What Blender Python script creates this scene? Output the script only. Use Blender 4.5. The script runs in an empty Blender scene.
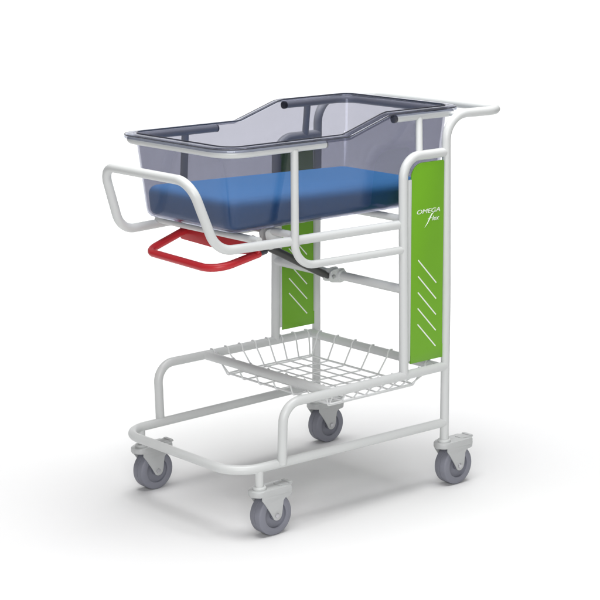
import bpy, bmesh, math
from mathutils import Vector, Matrix
PI = math.pi
C = bpy.context.scene.collection
SC = bpy.context.scene

# ------------------------------------------------------------------ camera
cam_d = bpy.data.cameras.new('camera')
cam = bpy.data.objects.new('camera', cam_d)
C.objects.link(cam)
CAM = Vector((-2.48266, -3.31936, 1.44520))
az, el, roll = 0.858144716, 0.218216647, -0.003594634
f = Vector((math.cos(el)*math.cos(az), math.cos(el)*math.sin(az), -math.sin(el)))
r0 = f.cross(Vector((0, 0, 1))).normalized()
u0 = r0.cross(f)
r = r0*math.cos(roll) + u0*math.sin(roll)
u = -r0*math.sin(roll) + u0*math.cos(roll)
M3 = Matrix((r, u, -f)).transposed()
cam.matrix_world = Matrix.Translation(CAM) @ M3.to_4x4()
cam_d.sensor_width = 36
cam_d.lens = 1836.0/600*36
cam_d.clip_start = 0.05
cam_d.clip_end = 200
SC.camera = cam

# ------------------------------------------------------------------ light
w = bpy.data.worlds.new('World')
SC.world = w
w.use_nodes = True
bg = w.node_tree.nodes['Background']
bg.inputs[0].default_value = (1.0, 1.0, 1.0, 1)
bg.inputs[1].default_value = 0.12

def area(name, loc, target, sx, sy, power, col=(1, 1, 1)):
    d = bpy.data.lights.new(name, 'AREA')
    d.shape = 'RECTANGLE'
    d.size = sx
    d.size_y = sy
    d.energy = power
    d.color = col
    o = bpy.data.objects.new(name, d)
    C.objects.link(o)
    o.location = loc
    o.rotation_euler = (Vector(target) - Vector(loc)).to_track_quat('-Z', 'Y').to_euler()
    return o

area('softbox_overhead', (0.20, -0.25, 3.2), (0.28, -0.05, 0.0), 2.3, 2.3, 128)
bd = area('softbox_backdrop', (1.9, 2.2, 3.9), (2.75, 3.2, 0.0), 5.0, 2.2, 98)
bd.data.spread = math.radians(105)
area('softbox_side', (-2.7, -3.7, 1.9), (0.35, 0.0, 0.7), 2.2, 1.6, 105)

SC.view_settings.view_transform = 'Standard'
SC.view_settings.look = 'None'
SC.view_settings.exposure = 0.0
SC.view_settings.gamma = 1.0

# ------------------------------------------------------------------ materials
def principled(name, col, rough=0.4, spec=0.5, bump=0.0, bscale=300, mottle=0.0, coat=0.0):
    m = bpy.data.materials.new(name)
    m.use_nodes = True
    nt = m.node_tree
    b = nt.nodes['Principled BSDF']
    b.inputs['Base Color'].default_value = (*col, 1)
    b.inputs['Roughness'].default_value = rough
    b.inputs['Specular IOR Level'].default_value = spec
    b.inputs['Coat Weight'].default_value = coat
    tc = nt.nodes.new('ShaderNodeTexCoord')
    if mottle > 0:
        n = nt.nodes.new('ShaderNodeTexNoise')
        n.inputs['Scale'].default_value = 9
        n.inputs['Detail'].default_value = 4
        mx = nt.nodes.new('ShaderNodeMix')
        mx.data_type = 'RGBA'
        mx.inputs['A'].default_value = (*[c*(1-mottle) for c in col], 1)
        mx.inputs['B'].default_value = (*[min(1, c*(1+mottle)) for c in col], 1)
        nt.links.new(tc.outputs['Object'], n.inputs['Vector'])
        nt.links.new(n.outputs['Fac'], mx.inputs['Factor'])
        nt.links.new(mx.outputs['Result'], b.inputs['Base Color'])
    if bump > 0:
        n2 = nt.nodes.new('ShaderNodeTexNoise')
        n2.inputs['Scale'].default_value = bscale
        n2.inputs['Detail'].default_value = 3
        bp = nt.nodes.new('ShaderNodeBump')
        bp.inputs['Strength'].default_value = bump
        bp.inputs['Distance'].default_value = 0.001
        nt.links.new(tc.outputs['Object'], n2.inputs['Vector'])
        nt.links.new(n2.outputs['Fac'], bp.inputs['Height'])
        nt.links.new(bp.outputs['Normal'], b.inputs['Normal'])
    return m

def plastic(name, tint, rough=0.02, ior=1.49):
    """clear smoked sheet: tinted straight-through light under a fresnel gloss"""
    m = bpy.data.materials.new(name)
    m.use_nodes = True
    nt = m.node_tree
    nt.nodes.clear()
    out = nt.nodes.new('ShaderNodeOutputMaterial')
    tr = nt.nodes.new('ShaderNodeBsdfTransparent')
    tr.inputs[0].default_value = (*tint, 1)
    gl = nt.nodes.new('ShaderNodeBsdfGlossy')
    gl.inputs['Roughness'].default_value = rough
    gl.inputs[0].default_value = (0.9, 0.92, 1.0, 1)
    fr = nt.nodes.new('ShaderNodeFresnel')
    fr.inputs[0].default_value = ior
    mx = nt.nodes.new('ShaderNodeMixShader')
    # both faces of the sheet reflect alike: undo the node's inversion on the inner face
    ge = nt.nodes.new('ShaderNodeNewGeometry')
    io = nt.nodes.new('ShaderNodeMix')
    io.data_type = 'FLOAT'
    io.inputs[2].default_value = ior
    io.inputs[3].default_value = 1.0/ior
    nt.links.new(ge.outputs['Backfacing'], io.inputs[0])
    nt.links.new(io.outputs[0], fr.inputs[0])
    nt.links.new(fr.outputs[0], mx.inputs[0])
    nt.links.new(tr.outputs[0], mx.inputs[1])
    nt.links.new(gl.outputs[0], mx.inputs[2])
    nt.links.new(mx.outputs[0], out.inputs[0])
    return m

M_FLOOR = principled('studio_floor_white', (0.80, 0.80, 0.80), 0.9, 0.1)
M_TUBE = principled('powder_coat_white', (0.62, 0.633, 0.628), 0.34, 0.5, 0.05, 900, 0.02)
M_WIRE = principled('wire_coat', (0.76, 0.77, 0.77), 0.35, 0.5)
M_GREEN = principled('green_laminate', (0.165, 0.410, 0.020), 0.42, 0.35, 0.0, 300, 0.02)
M_MARK = principled('white_print', (0.86, 0.90, 0.82), 0.5)
M_RED = principled('red_coat', (0.50, 0.022, 0.030), 0.36, 0.45, 0.0, 300, 0.03)
M_BLUE = principled('mattress_blue', (0.055, 0.240, 0.540), 0.6, 0.3, 0.15, 500, 0.03)
M_DARK = principled('dark_plastic', (0.055, 0.056, 0.054), 0.4)
M_CAP = principled('cap_plastic', (0.05, 0.052, 0.065), 0.4)
M_CAPG = principled('grey_cap', (0.20, 0.20, 0.22), 0.4)
M_TYRE = principled('grey_rubber', (0.225, 0.23, 0.27), 0.55, 0.4, 0.05, 400, 0.05)
M_HUB = principled('wheel_hub', (0.15, 0.155, 0.185), 0.5)
M_FORK = principled('caster_housing', (0.50, 0.51, 0.51), 0.38, 0.5, 0.0, 300, 0.02)
M_STEEL = principled('bolt_steel', (0.55, 0.55, 0.57), 0.3)
M_STEEL.node_tree.nodes['Principled BSDF'].inputs['Metallic'].default_value = 0.8
M_TRAY = plastic('smoked_clear_plastic', (0.645, 0.648, 0.692), 0.02, 1.5)
M_RIM = plastic('smoked_rim_edge', (0.70, 0.71, 0.75), 0.05)
M_BEAD = principled('smoked_bead', (0.045, 0.047, 0.058), 0.25)

# ------------------------------------------------------------------ helpers
def link(name, bm, mat, parent=None, smooth=True, sharp=0.7, mats=None):
    me = bpy.data.meshes.new(name)
    bmesh.ops.recalc_face_normals(bm, faces=bm.faces)
    if smooth:
        for fc in bm.faces:
            fc.smooth = True
        for e in bm.edges:
            if len(e.link_faces) == 2 and e.calc_face_angle(0) > sharp:
                e.smooth = False
    bm.to_mesh(me)
    bm.free()
    for m in (mats or [mat]):
        me.materials.append(m)
    o = bpy.data.objects.new(name, me)
    C.objects.link(o)
    if parent:
        o.parent = parent
    return o

def fillet(pts, rad, closed=False, seg=12):
    """round the corners of a polyline; rad: number or list per point"""
    pts = [Vector(p) for p in pts]
    n = len(pts)
    if not isinstance(rad, (list, tuple)):
        rad = [rad]*n
    out = []
    for i, p in enumerate(pts):
        if (not closed and i in (0, n-1)) or rad[i] <= 0:
            out.append(p)
            continue
        a = (pts[i-1] - p)
        b = (pts[(i+1) % n] - p)
        la, lb = a.length, b.length
        a.normalize(); b.normalize()
        ang = a.angle(b)
        if ang > PI - 0.02:
            out.append(p)
            continue
        t = min(rad[i]/math.tan(ang/2), la*0.49 if (closed or 0 < i-1) else la*0.95, lb*0.49 if (closed or i+1 < n-1) else lb*0.95)
        rr = t*math.tan(ang/2)
        c = p + (a+b).normalized()*(rr/math.sin(ang/2))
        s, e = p + a*t - c, p + b*t - c
        th = s.angle(e)
        for k in range(seg+1):
            q = k/seg
            out.append(c + (s*math.sin((1-q)*th) + e*math.sin(q*th))/math.sin(th))
    return out

def tube(bm, pts, rad, closed=False, n=16, caps=True):
    pts = [Vector(p) for p in pts]
    m = len(pts)
    tang = []
    for i in range(m):
        if closed:
            t = (pts[(i+1) % m] - pts[i]).normalized() + (pts[i] - pts[i-1]).normalized()
        elif i == 0:
            t = pts[1] - pts[0]
        elif i == m-1:
            t = pts[-1] - pts[-2]
        else:
            t = (pts[i+1] - pts[i]).normalized() + (pts[i] - pts[i-1]).normalized()
        tang.append(t.normalized())
    t0 = tang[0]
    ref = Vector((0, 0, 1)) if abs(t0.z) < 0.9 else Vector((1, 0, 0))
    nrm = (ref - t0*ref.dot(t0)).normalized()
    rings = []
    for i in range(m):
        t = tang[i]
        nrm = (nrm - t*nrm.dot(t)).normalized()
        bi = t.cross(nrm)
        rr = rad[i] if isinstance(rad, (list, tuple)) else rad
        rings.append([bm.verts.new(pts[i] + (nrm*math.cos(2*PI*k/n) + bi*math.sin(2*PI*k/n))*rr) for k in range(n)])
    for i in range(m if closed else m-1):
        A, B = rings[i], rings[(i+1) % m]
        for k in range(n):
            bm.faces.new((A[k], A[(k+1) % n], B[(k+1) % n], B[k]))
    if not closed and caps:
        bm.faces.new(rings[0][::-1])
        bm.faces.new(rings[-1])

def cyl(bm, a, b, rad, n=24, bev=0.0):
    a, b = Vector(a), Vector(b)
    if bev <= 0:
        tube(bm, [a, b], rad, n=n)
        return
    d = (b-a).normalized()
    tube(bm, [a, a+d*bev*0.3, a+d*bev, b-d*bev, b-d*bev*0.3, b], [rad-bev, rad-bev*0.3, rad, rad, rad-bev*0.3, rad-bev], n=n)

def prism(bm, poly, axis, c0, c1, bev=0.0):
    """extrude a polygon given in the two other axes (x,z) / (x,y) / (y,z)"""
    def P(a, b, c):
        if axis == 'y':
            return (a, c, b)
        if axis == 'z':
            return (a, b, c)
        return (c, a, b)
    v0 = [bm.verts.new(P(a, b, c0)) for a, b in poly]
    v1 = [bm.verts.new(P(a, b, c1)) for a, b in poly]
    fs = [bm.faces.new(v0), bm.faces.new(v1[::-1])]
    n = len(poly)
    sides = []
    for i in range(n):
        sides.append(bm.faces.new((v0[i], v1[i], v1[(i+1) % n], v0[(i+1) % n])))
    if bev > 0:
        es = set(fs[0].edges) | set(fs[1].edges)
        bmesh.ops.bevel(bm, geom=list(es), offset=bev, segments=2, affect='EDGES', profile=0.5)

def round_poly(poly, rad, seg=6):
    p = fillet([(a, b, 0) for a, b in poly], rad, closed=True, seg=seg)
    return [(v.x, v.y) for v in p]

def box(bm, x0, x1, y0, y1, z0, z1, bev=0.0):
    prism(bm, [(x0, z0), (x1, z0), (x1, z1), (x0, z1)], 'y', y0, y1, bev)

def empty(name, loc, label, cat):
    o = bpy.data.objects.new(name, None)
    o.empty_display_size = 0.1
    C.objects.link(o)
    o.location = loc
    o['label'] = label
    o['category'] = cat
    return o

# ------------------------------------------------------------------ studio floor and backdrop
S = Vector((math.cos(az), math.sin(az), 0))       # looking direction on the ground
T = Vector((S.y, -S.x, 0))
def P2(a, b, z):
    v = S*a + T*b
    return (v.x, v.y, z)
bm = bmesh.new()
prof = [(-9, 0)] + [(3.6, 0)]
nseg = 24
for k in range(1, nseg+1):
    t = k/nseg*PI/2
    prof.append((3.6 + 1.6*math.sin(t), 1.6 - 1.6*math.cos(t)))
prof.append((5.2, 5.0))
cols = [[bm.verts.new(P2(a, b, z)) for a, z in prof] for b in (-7, -3, 0, 3, 7)]
for i in range(len(cols)-1):
    for k in range(len(prof)-1):
        bm.faces.new((cols[i][k], cols[i+1][k], cols[i+1][k+1], cols[i][k+1]))
floor = link('floor', bm, M_FLOOR, sharp=3)
floor['kind'] = 'structure'

# ------------------------------------------------------------------ trolley
W = 0.24
R0 = 0.0110
ZB, ZU, ZP, ZH, ZR, ZK = 0.163, 0.307, 0.836, 0.926, 0.670, 0.519
LH, XI, XF, XB, XR = 0.650, 0.5083, 0.127, 0.276, 0.631
trolley = empty('bassinet_trolley', (0, 0, 0),
                'white tubular hospital cot trolley on four grey casters with green side panels', 'trolley')

bm = bmesh.new()
tube(bm, fillet([(LH, -W, ZB), (0, -0.2236, ZB), (0, 0.2236, ZB), (LH, W, ZB)], 0.075, seg=16), R0)
link('base_frame', bm, M_TUBE, trolley)

for s in (-1, 1):
    bm = bmesh.new()
    tube(bm, fillet([(LH, s*W, ZU), (XF, s*W, ZU), (XF, s*0.234, ZB)], 0.046), R0)
    link('basket_rail', bm, M_TUBE, trolley)

bm = bmesh.new()
tube(bm, fillet([(LH, -W, 0.108), (LH, -W, 0.5), (LH, -0.232, ZH), (0.8428, -0.2533, ZH), (0.8428, 0.2533, ZH),
                 (LH, 0.232, ZH), (LH, W, 0.5), (LH, W, 0.108)], [0, 0.2, 0.062, 0.06, 0.06, 0.062, 0.2, 0]), R0, n=18)
link('push_handle_frame', bm, M_TUBE, trolley)

for s in (-1, 1):
    bm = bmesh.new()
    tube(bm, fillet([(LH, s*0.232, ZP), (XI, s*0.232, ZP), (XI, s*W, ZU)], 0.05), 0.0114)
    link('panel_hoop', bm, M_TUBE, trolley)

for x, z, rr, hw in ((XB, ZU, R0, W), (XR, ZU, R0, W), (XI, ZK, 0.0112, W), (0.195, 0.684, 0.009, 0.2), (0.53, 0.684, 0.009, 0.222), (0.10, 0.682, 0.0085, 0.192)):
    bm = bmesh.new()
    tube(bm, [(x, -hw, z), (x, hw, z)], rr)
    link('crossbar', bm, M_TUBE, trolley)

bm = bmesh.new()
tube(bm, fillet([(XI, -0.228, 0.676), (0.2, -0.202, 0.672), (-0.0144, -0.182, ZR), (-0.0723, -0.1648, 0.8305),
                 (-0.0723, 0.1648, 0.8305), (-0.0144, 0.182, ZR), (0.2, 0.202, 0.672), (XI, 0.228, 0.676)],
                [0, 0.1, 0.06, 0.05, 0.05, 0.06, 0.1, 0], seg=14), R0, n=18)
link('bumper_rail', bm, M_TUBE, trolley)

# low loop under the foot of the tray rim, with legs that turn into the lower side rails
ZL = 0.884
bm = bmesh.new()
tube(bm, fillet([(0.289, -0.2, ZL), (0.006, -0.2, ZL), (0.006, 0.2, ZL), (0.289, 0.2, ZL)], 0.055, seg=14), 0.0092)
lowring = link('foot_support_loop', bm, M_TUBE, trolley)
for s in (-1, 1):
    bm = bmesh.new()
    cyl(bm, (0.288, s*0.2, ZL), (0.293, s*0.2, ZL), 0.0094, 16, 0.001)
    link('end_cap', bm, M_CAPG, lowring)
    bm = bmesh.new()
    tube(bm, fillet([(0.196, s*0.202, ZL-0.004), (0.188, s*0.212, 0.613), (XI, s*0.236, 0.616)], 0.052), 0.0092)
    link('lower_side_rail', bm, M_TUBE, trolley)
# high loop round the head of the tray
bm = bmesh.new()
tube(bm, fillet([(0.512, -0.2, ZH-0.002), (0.723, -0.2, ZH-0.002), (0.723, 0.2, ZH-0.002), (0.512, 0.2, ZH-0.002)], 0.045, seg=14), 0.0088)
hiring = link('head_support_loop', bm, M_TUBE, trolley)
for s in (-1, 1):
    bm = bmesh.new()
    cyl(bm, (0.504, s*0.2, ZH-0.002), (0.513, s*0.2, ZH-0.002), 0.0098, 16, 0.0015)
    link('end_cap', bm, M_CAP, hiring)
    bm = bmesh.new()
    tube(bm, [(0.588, s*0.202, ZH-0.006), (0.563 if s < 0 else 0.604, s*0.23, ZP)], 0.0085)
    link('support_post', bm, M_TUBE, trolley)
    bm = bmesh.new()
    tube(bm, [(0.688, s*0.202, ZH-0.002), (0.688, s*0.234, ZH-0.003)], 0.006)
    link('support_lug', bm, M_TUBE, trolley)

# green panels -------------------------------------------------
def stripe(bm, x0, z0, x1, z1, wd, y0, y1):
    d = Vector((x1-x0, z1-z0)).normalized()
    nn = Vector((-d.y, d.x))*wd/2
    prism(bm, [(x0-nn.x, z0-nn.y), (x1-nn.x, z1-nn.y), (x1+nn.x, z1+nn.y), (x0+nn.x, z0+nn.y)], 'y', y0, y1)

def text_mesh(name, body, size, shear, sx, parent, org, mat):
    cu = bpy.data.curves.new(name, 'FONT')
    cu.body = body
    cu.size = size
    cu.shear = shear
    cu.extrude = 0.0003
    cu.offset = 0.0
    tmp = bpy.data.objects.new(name, cu)
    C.objects.link(tmp)
    dg = bpy.context.evaluated_depsgraph_get()
    me = bpy.data.meshes.new_from_object(tmp.evaluated_get(dg))
    bpy.data.objects.remove(tmp)
    rot = Matrix.Rotation(PI/2, 4, 'X')
    me.transform(Matrix.Translation(Vector(org)) @ rot @ Matrix.Diagonal((sx, 1, 1, 1)))
    me.materials.clear()
    me.materials.append(mat)
    o = bpy.data.objects.new(name, me)
    C.objects.link(o)
    o.parent = parent
    return o

for s in (-1, 1):
    yc = s*0.2385
    poly = [(0.5305, 0.332), (0.6410, 0.332), (0.6410, 0.366), (0.6365, 0.366), (0.6365, 0.8195), (0.5285, 0.8195), (0.5285, 0.352), (0.5305, 0.352)]
    pp = fillet([(a, b, 0) for a, b in poly], [0, 0, 0, 0, 0.004, 0.036, 0, 0], closed=True, seg=8)
    bm = bmesh.new()
    prism(bm, [(v.x, v.y) for v in pp], 'y', yc-0.002, yc+0.002, 0.0005)
    pn = link('side_panel', bm, M_GREEN, trolley, sharp=0.5)
    bm = bmesh.new()
    for k in range(5):
        z0 = 0.585 - 0.0395*k
        stripe(bm, 0.5525, z0, 0.6145, z0-0.0635, 0.0030, yc-0.0025, yc+0.0025)
    link('stripe_marking', bm, M_MARK, pn, smooth=False)
    # white edge strips the panel is clamped in
    bm = bmesh.new()
    box(bm, 0.5175, 0.5282, yc-0.003, yc+0.003, 0.34, 0.782, 0.001)
    link('panel_clamp', bm, M_TUBE, trolley, sharp=0.5)
    if s < 0:
        yf = yc-0.0024
        text_mesh('lettering', 'OMEGA', 0.0150, 0.25, 1.52, pn, (0.5440, yf, 0.6965), M_MARK)
        text_mesh('lettering', 'lex', 0.0165, 0.35, 1.15, pn, (0.5960, yf, 0.6765), M_MARK)
        bm = bmesh.new()
        tube(bm, [(0.573, yf, 0.662), (0.583, yf, 0.673), (0.591, yf, 0.685), (0.597, yf, 0.693), (0.603, yf, 0.6955)],
             [0.0003, 0.0011, 0.0015, 0.0013, 0.0004], n=8)
        tube(bm, [(0.583, yf, 0.6815), (0.590, yf, 0.6835), (0.598, yf, 0.6835)], [0.0004, 0.0009, 0.0004], n=8)
        link('swoosh', bm, M_MARK, pn)

# tilt handle --------------------------------------------------
bm = bmesh.new()
tube(bm, fillet([(0.140, 0.130, 0.661), (0.022, 0.130, 0.622), (0.022, -0.130, 0.615), (0.150, -0.130, 0.638)], [0, 0.028, 0.05, 0]), 0.0093)
th = link('tilt_handle', bm, M_RED, trolley)
bm = bmesh.new()
tube(bm, [(0.149, -0.130, 0.638), (0.170, -0.130, 0.642)], 0.0075)
link('end_cap', bm, M_CAP, th)
bm = bmesh.new()
prism(bm, round_poly([(0.150, 0.668), (0.150, 0.636), (-0.060, 0.629), (-0.145, 0.640), (-0.145, 0.662), (-0.04, 0.670), (0.02, 0.664)], 0.008, 4), 'x', 0.135, 0.141, 0.001)
prism(bm, [(0.141, 0.150), (0.185, 0.150), (0.185, -0.145), (0.141, -0.145)], 'z', 0.657, 0.6605, 0.001)
link('handle_plate', bm, M_RED, th, sharp=0.5)
for y in (-0.105, 0.09):
    bm = bmesh.new()
    prism(bm, round_poly([(0.17, 0.690), (0.225, 0.690), (0.215, 0.645), (0.18, 0.640)], 0.01, 4), 'y', y-0.002, y+0.002, 0.0005)
    prism(bm, round_poly([(0.17, 0.690), (0.225, 0.690), (0.215, 0.645), (0.18, 0.640)], 0.01, 4), 'y', y-0.022, y-0.018, 0.0005)
    cyl(bm, (0.197, y-0.026, 0.655), (0.197, y+0.006, 0.655), 0.006, 16, 0.001)
    link('pivot_bracket', bm, M_TUBE, trolley, sharp=0.5)

# gas spring ---------------------------------------------------
bm = bmesh.new()
tube(bm, [(0.478, 0, 0.520), (0.466, 0, 0.526), (0.464, 0, 0.527), (0.235, 0, 0.643)], [0.0075, 0.0075, 0.0098, 0.0098], n=20)
gs = link('gas_spring', bm, M_DARK, trolley)
bm = bmesh.new()
for y in (-0.012, 0.012):
    pl = round_poly([(0.470, 0.507), (0.512, 0.500), (0.524, 0.520), (0.520, 0.538), (0.475, 0.535)], 0.009, 5)
    prism(bm, pl, 'y', y-0.002, y+0.002, 0.0006)
cyl(bm, (XI, -0.021, ZK), (XI, 0.021, ZK), 0.0155, 28, 0.002)
br = link('spring_bracket', bm, M_TUBE, trolley, sharp=0.5)
bm = bmesh.new()
cyl(bm, (0.482, -0.019, 0.520), (0.482, 0.019, 0.520), 0.0052, 18, 0.0012)
link('bolt', bm, M_STEEL, br)

# casters ------------------------------------------------------
def caster(x, y, zs):
    st = bmesh.new()
    cyl(st, (0, 0, 0.112), (0, 0, zs-0.004), 0.0098, 24)
    cyl(st, (0, 0, 0.111), (0, 0, 0.1205), 0.0165, 28, 0.003)
    root = link('caster', st, M_TUBE, trolley)
    root.location = (x, y, 0)
    RW, HX, HW = 0.0485, 0.033, 0.0190
    # tyre and hub: two discs with a raised rim and a recessed face
    bm = bmesh.new()
    prof = [(HW-0.0080, 0.010), (HW-0.0080, 0.026), (HW-0.0060, 0.0300), (HW-0.0006, 0.0308), (HW, 0.0325), (HW, 0.0445), (HW-0.0012, 0.0470), (HW-0.0035, RW),
            (0.0012, RW), (0.0004, RW-0.0016), (-0.0004, RW-0.0016), (-0.0012, RW),
            (-HW+0.0035, RW), (-HW+0.0012, 0.0470), (-HW, 0.0445), (-HW, 0.0325), (-HW+0.0006, 0.0308), (-HW+0.0060, 0.0300), (-HW+0.0080, 0.026), (-HW+0.0080, 0.010)]
    n = 56
    rings = []
    for yy, rr in prof:
        rings.append([bm.verts.new((HX + rr*math.cos(2*PI*k/n), yy, RW + rr*math.sin(2*PI*k/n))) for k in range(n)])
    for i in range(len(rings)-1):
        for k in range(n):
            bm.faces.new((rings[i][k], rings[i][(k+1) % n], rings[i+1][(k+1) % n], rings[i+1][k]))
    bm.faces.new(rings[0]); bm.faces.new(rings[-1][::-1])
    wh = link('wheel', bm, M_TYRE, root, sharp=0.6)
    bm = bmesh.new()
    cyl(bm, (HX, -HW+0.0010, RW), (HX, HW-0.0010, RW), 0.0125, 28, 0.0015)
    link('hub', bm, M_HUB, root)
    # housing: rounded top shell and two tapering cheeks
    bm = bmesh.new()
    top = fillet([(-0.025, -0.0235, 0), (0.080, -0.0245, 0), (0.080, 0.0245, 0), (-0.025, 0.0235, 0)], [0.020, 0.006, 0.006, 0.020], closed=True, seg=6)
    prism(bm, [(v.x, v.y) for v in top], 'z', 0.0985, 0.1135, 0.0035)
    for sy in (-1, 1):
        ck = [(-0.010, 0.1035), (-0.010, 0.092), (-0.002, 0.082), (0.014, 0.058), (0.026, 0.038), (0.036, 0.036), (0.045, 0.041), (0.0485, 0.052), (0.053, 0.086), (0.076, 0.090), (0.0785, 0.1035)]
        ck = fillet([(a, b, 0) for a, b in ck], [0, 0.004, 0.01, 0.02, 0.008, 0.008, 0.008, 0.02, 0.008, 0.004, 0], closed=True, seg=4)
        prism(bm, [(v.x, v.y) for v in ck], 'y', sy*0.0222-0.0014, sy*0.0222+0.0014, 0.0006)
    link('fork', bm, M_FORK, root, sharp=0.5)
    bm = bmesh.new()
    cyl(bm, (HX, -0.0262, RW), (HX, 0.0262, RW), 0.0058, 18, 0.001)
    link('axle_bolt', bm, M_STEEL, root)
    bm = bmesh.new()
    pd = fillet([(0.050, -0.012, 0), (0.082, -0.017, 0), (0.0875, -0.017, 0), (0.0875, 0.017, 0), (0.082, 0.017, 0), (0.050, 0.012, 0)], [0.003, 0, 0.003, 0.003, 0, 0.003], closed=True, seg=4)
    prism(bm, [(v.x, v.y) for v in pd], 'z', 0.1130, 0.1152, 0.0008)
    box(bm, 0.078, 0.0865, -0.015, 0.015, 0.1148, 0.1175, 0.0008)
    link('brake_pedal', bm, M_FORK, root, sharp=0.5)
    return root

caster(LH, -W, 0.135)
caster(LH, W, 0.135)
caster(0.066, -0.2255, ZB)
caster(0.062, 0.2255, ZB)

# ------------------------------------------------------------------ wire basket
basket = empty('wire_basket', (0.45, 0, 0.26), 'white wire storage basket hooked between the low rails of the trolley', 'basket')
RWI = 0.0020
BX0, BX1, BY, BZ = 0.312, 0.584, 0.190, 0.263
def hook(cx, cz, dirn, over):
    """arc of wire over a tube: list of (offset, z), from the inner side upward; over = end angle"""
    pts = []
    rr = R0 + RWI*0.8
    for k in range(9):
        a = math.radians(-8 + (over+8)*k/8)
        pts.append((cx + dirn*rr*math.cos(a), cz + rr*math.sin(a)))
    return pts
bs = bmesh.new()
NX = 8
for i in range(NX):
    x = BX0 + (BX1-BX0)*i/(NX-1)
    xt = XB + 0.022 + (XR - XB - 0.04)*i/(NX-1)
    far = [(xt, a, z) for a, z in hook(W, ZU, -1, 118)][::-1]
    near = [(xt, a, z) for a, z in hook(-W, ZU, 1, 50)]
    pts = far + [(x, BY, BZ), (x, -BY, BZ)] + near
    n0 = len(far)
    rads = [0]*len(pts)
    rads[n0] = 0.006; rads[n0+1] = 0.006
    tube(bs, fillet(pts, rads, seg=4), RWI, n=8)
NY = 7
for j in range(NY):
    y = -BY + 2*BY*j/(NY-1)
    yt = y*1.06
    rear = [(a, yt, z) for a, z in hook(XR, ZU, -1, 110)][::-1]
    front = [(a, yt, z) for a, z in hook(XB, ZU, 1, 62)]
    pts = rear + [(BX1+0.004, y, BZ-2*RWI), (BX0-0.004, y, BZ-2*RWI)] + front
    n0 = len(rear)
    rads = [0]*len(pts)
    rads[n0] = 0.006; rads[n0+1] = 0.006
    tube(bs, fillet(pts, rads, seg=4), RWI, n=8)
basket_mesh = link('wire_mesh', bs, M_WIRE, basket)
basket_mesh.location = (-0.45, 0, -0.26)
bs = bmesh.new()
tube(bs, fillet([(BX0-0.003, -BY-0.003, BZ), (BX1+0.003, -BY-0.003, BZ), (BX1+0.003, BY+0.003, BZ), (BX0-0.003, BY+0.003, BZ)], 0.012, closed=True, seg=6), RWI*1.15, closed=True, n=8)
o = link('border_wire', bs, M_WIRE, basket)
o.location = (-0.45, 0, -0.26)

# ------------------------------------------------------------------ tray
tray = empty('bassinet_tray', (0.36, 0, 0.70), 'smoky clear plastic baby bassinet tray with stepped rim resting on the tube loops', 'tray')
def rrect(x0, x1, hy, rad, seg=10, nx=40, ny=14, rh=None):
    """same vertex count for every ring; straight sides subdivided"""
    rh = rad*0.75 if rh is None else rh
    cs = [(x0+rad, -hy+rad, PI, 1.5*PI, rad), (x1-rh, -hy+rh, 1.5*PI, 2*PI, rh), (x1-rh, hy-rh, 0, 0.5*PI, rh), (x0+rad, hy-rad, 0.5*PI, PI, rad)]
    arcs = []
    for cx, cy, a0, a1, rad in cs:
        arcs.append([(cx+rad*math.cos(a0+(a1-a0)*k/seg), cy+rad*math.sin(a0+(a1-a0)*k/seg)) for k in range(seg+1)])
    out = []
    for i in range(4):
        out += arcs[i]
        p, q = arcs[i][-1], arcs[(i+1) % 4][0]
        m = nx if i in (0, 2) else ny
        for k in range(1, m):
            out.append((p[0]+(q[0]-p[0])*k/m, p[1]+(q[1]-p[1])*k/m))
    return out
XA, XC = 0.356, 0.490
def ramp(x):
    t = (x-XA)/(XC-XA)
    t = max(0, min(1, t))
    e = 0.06
    if t < e: t = t*t/(4*e)*1.0 if False else t
    return t
ZTL, ZTH = 0.8955, 0.9375
def ztop(x):
    return ZTL + (ZTH-ZTL)*ramp(x)
# rings: (x0, x1, hy, rad, z or None, dz from top)
def ring(bm, x0, x1, hy, rad, z=None, dz=0):
    P = rrect(x0, x1, hy, rad)
    return [bm.verts.new((px, py, (ztop(px)+dz) if z is None else z)) for px, py in P]
bm = bmesh.new()
ZF = 0.700
rings = [
    ring(bm, 0.060, 0.665, 0.150, 0.016, ZF),
    ring(bm, 0.046, 0.678, 0.163, 0.026, ZF+0.002),
    ring(bm, 0.039, 0.693, 0.170, 0.032, ZF+0.010),
    ring(bm, 0.037, 0.696, 0.173, 0.034, ZF+0.022),
    ring(bm, 0.0185, 0.713, 0.187, 0.042, None, -0.012),
    ring(bm, 0.0165, 0.715, 0.189, 0.044, None, -0.003),
    ring(bm, 0.0125, 0.719, 0.193, 0.048, None, 0.000),
    ring(bm, 0.0125, 0.719, 0.193, 0.048, None, 0.0030),
    ring(bm, 0.0195, 0.712, 0.186, 0.041, None, 0.0030),
    ring(bm, 0.0225, 0.709, 0.183, 0.038, None, -0.004),
    ring(bm, 0.0400, 0.685, 0.170, 0.031, ZF+0.024),
    ring(bm, 0.0430, 0.682, 0.167, 0.028, ZF+0.012),
    ring(bm, 0.0500, 0.675, 0.160, 0.023, ZF+0.005),
    ring(bm, 0.0620, 0.663, 0.148, 0.015, ZF+0.0035),
]
n = len(rings[0])
for i in range(len(rings)-1):
    A, B = rings[i], rings[i+1]
    for k in range(n):
        bm.faces.new((A[k], A[(k+1) % n], B[(k+1) % n], B[k]))
bm.faces.new(rings[0]); bm.faces.new(rings[-1][::-1])
tub = link('tub', bm, M_TRAY, tray, sharp=0.9)
tub.location = (-0.36, 0, -0.70)
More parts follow.
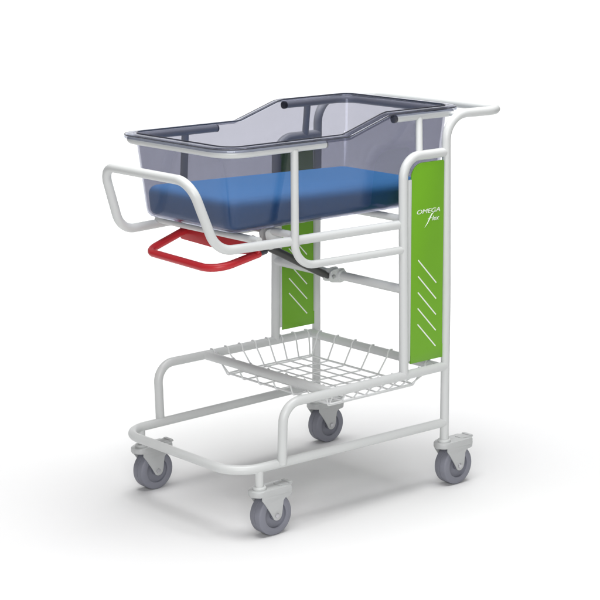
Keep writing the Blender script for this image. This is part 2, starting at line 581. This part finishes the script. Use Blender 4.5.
# flange carried on the tube loops, with a turned down lip
bm = bmesh.new()
rings = [
    ring(bm, 0.0120, 0.7195, 0.1935, 0.0485, None, 0.0000),
    ring(bm, -0.0020, 0.7290, 0.2055, 0.0600, None, 0.0000),
    ring(bm, -0.0068, 0.7330, 0.2105, 0.0650, None, -0.0030),
    ring(bm, -0.0070, 0.7332, 0.2107, 0.0652, None, -0.0065),
    ring(bm, -0.0095, 0.7355, 0.2130, 0.0675, None, -0.0065),
    ring(bm, -0.0095, 0.7355, 0.2130, 0.0675, None, -0.0015),
    ring(bm, -0.0070, 0.7330, 0.2105, 0.0655, None, 0.0018),
    ring(bm, -0.0020, 0.7290, 0.2055, 0.0600, None, 0.0032),
    ring(bm, 0.0120, 0.7195, 0.1935, 0.0485, None, 0.0032),
]
n = len(rings[0])
for i in range(len(rings)):
    A, B = rings[i], rings[(i+1) % len(rings)]
    for k in range(n):
        bm.faces.new((A[k], A[(k+1) % n], B[(k+1) % n], B[k]))
rim = link('rim', bm, M_RIM, tray, sharp=0.9)
rim.location = (-0.36, 0, -0.70)
# darker moulded beads along the two edges of the rim
for x0, x1, hy, rad, dz in ((-0.0085, 0.7345, 0.2120, 0.0667, 0.0006), (0.0205, 0.711, 0.185, 0.040, 0.0036)):
    bm = bmesh.new()
    tube(bm, [(px, py, ztop(px)+dz) for px, py in rrect(x0, x1, hy, rad)], 0.0013, closed=True, n=8)
    bd = link('rim_bead', bm, M_BEAD, rim)

# ------------------------------------------------------------------ mattress
bm = bmesh.new()
def mring(x0, x1, hy, rad, z):
    P = rrect(x0, x1, hy, rad, nx=4, ny=3)
    return [bm.verts.new((px, py, z + (0.004 - 0.014*(px-0.08)/0.57 if z > 0.74 else 0))) for px, py in P]
rs = [mring(0.062, 0.663, 0.148, 0.013, 0.7045), mring(0.052, 0.672, 0.157, 0.020, 0.708), mring(0.047, 0.677, 0.162, 0.024, 0.714),
      mring(0.045, 0.680, 0.165, 0.026, 0.7395), mring(0.044, 0.681, 0.166, 0.026, 0.751), mring(0.046, 0.679, 0.164, 0.026, 0.759),
      mring(0.050, 0.675, 0.160, 0.024, 0.765), mring(0.057, 0.668, 0.153, 0.020, 0.769), mring(0.067, 0.658, 0.143, 0.018, 0.7705)]
n = len(rs[0])
for i in range(len(rs)-1):
    A, B = rs[i], rs[i+1]
    for k in range(n):
        bm.faces.new((A[k], A[(k+1) % n], B[(k+1) % n], B[k]))
bm.faces.new(rs[0]); bm.faces.new(rs[-1][::-1])
mt = link('mattress', bm, M_BLUE, None, sharp=0.9)
mt['label'] = 'blue foam baby mattress lying inside the smoky clear tray'
mt['category'] = 'mattress'

# ------------------------------------------------------------------ render settings
SC.render.engine = 'CYCLES'
SC.cycles.max_bounces = 16
SC.cycles.transparent_max_bounces = 24
SC.cycles.glossy_bounces = 6
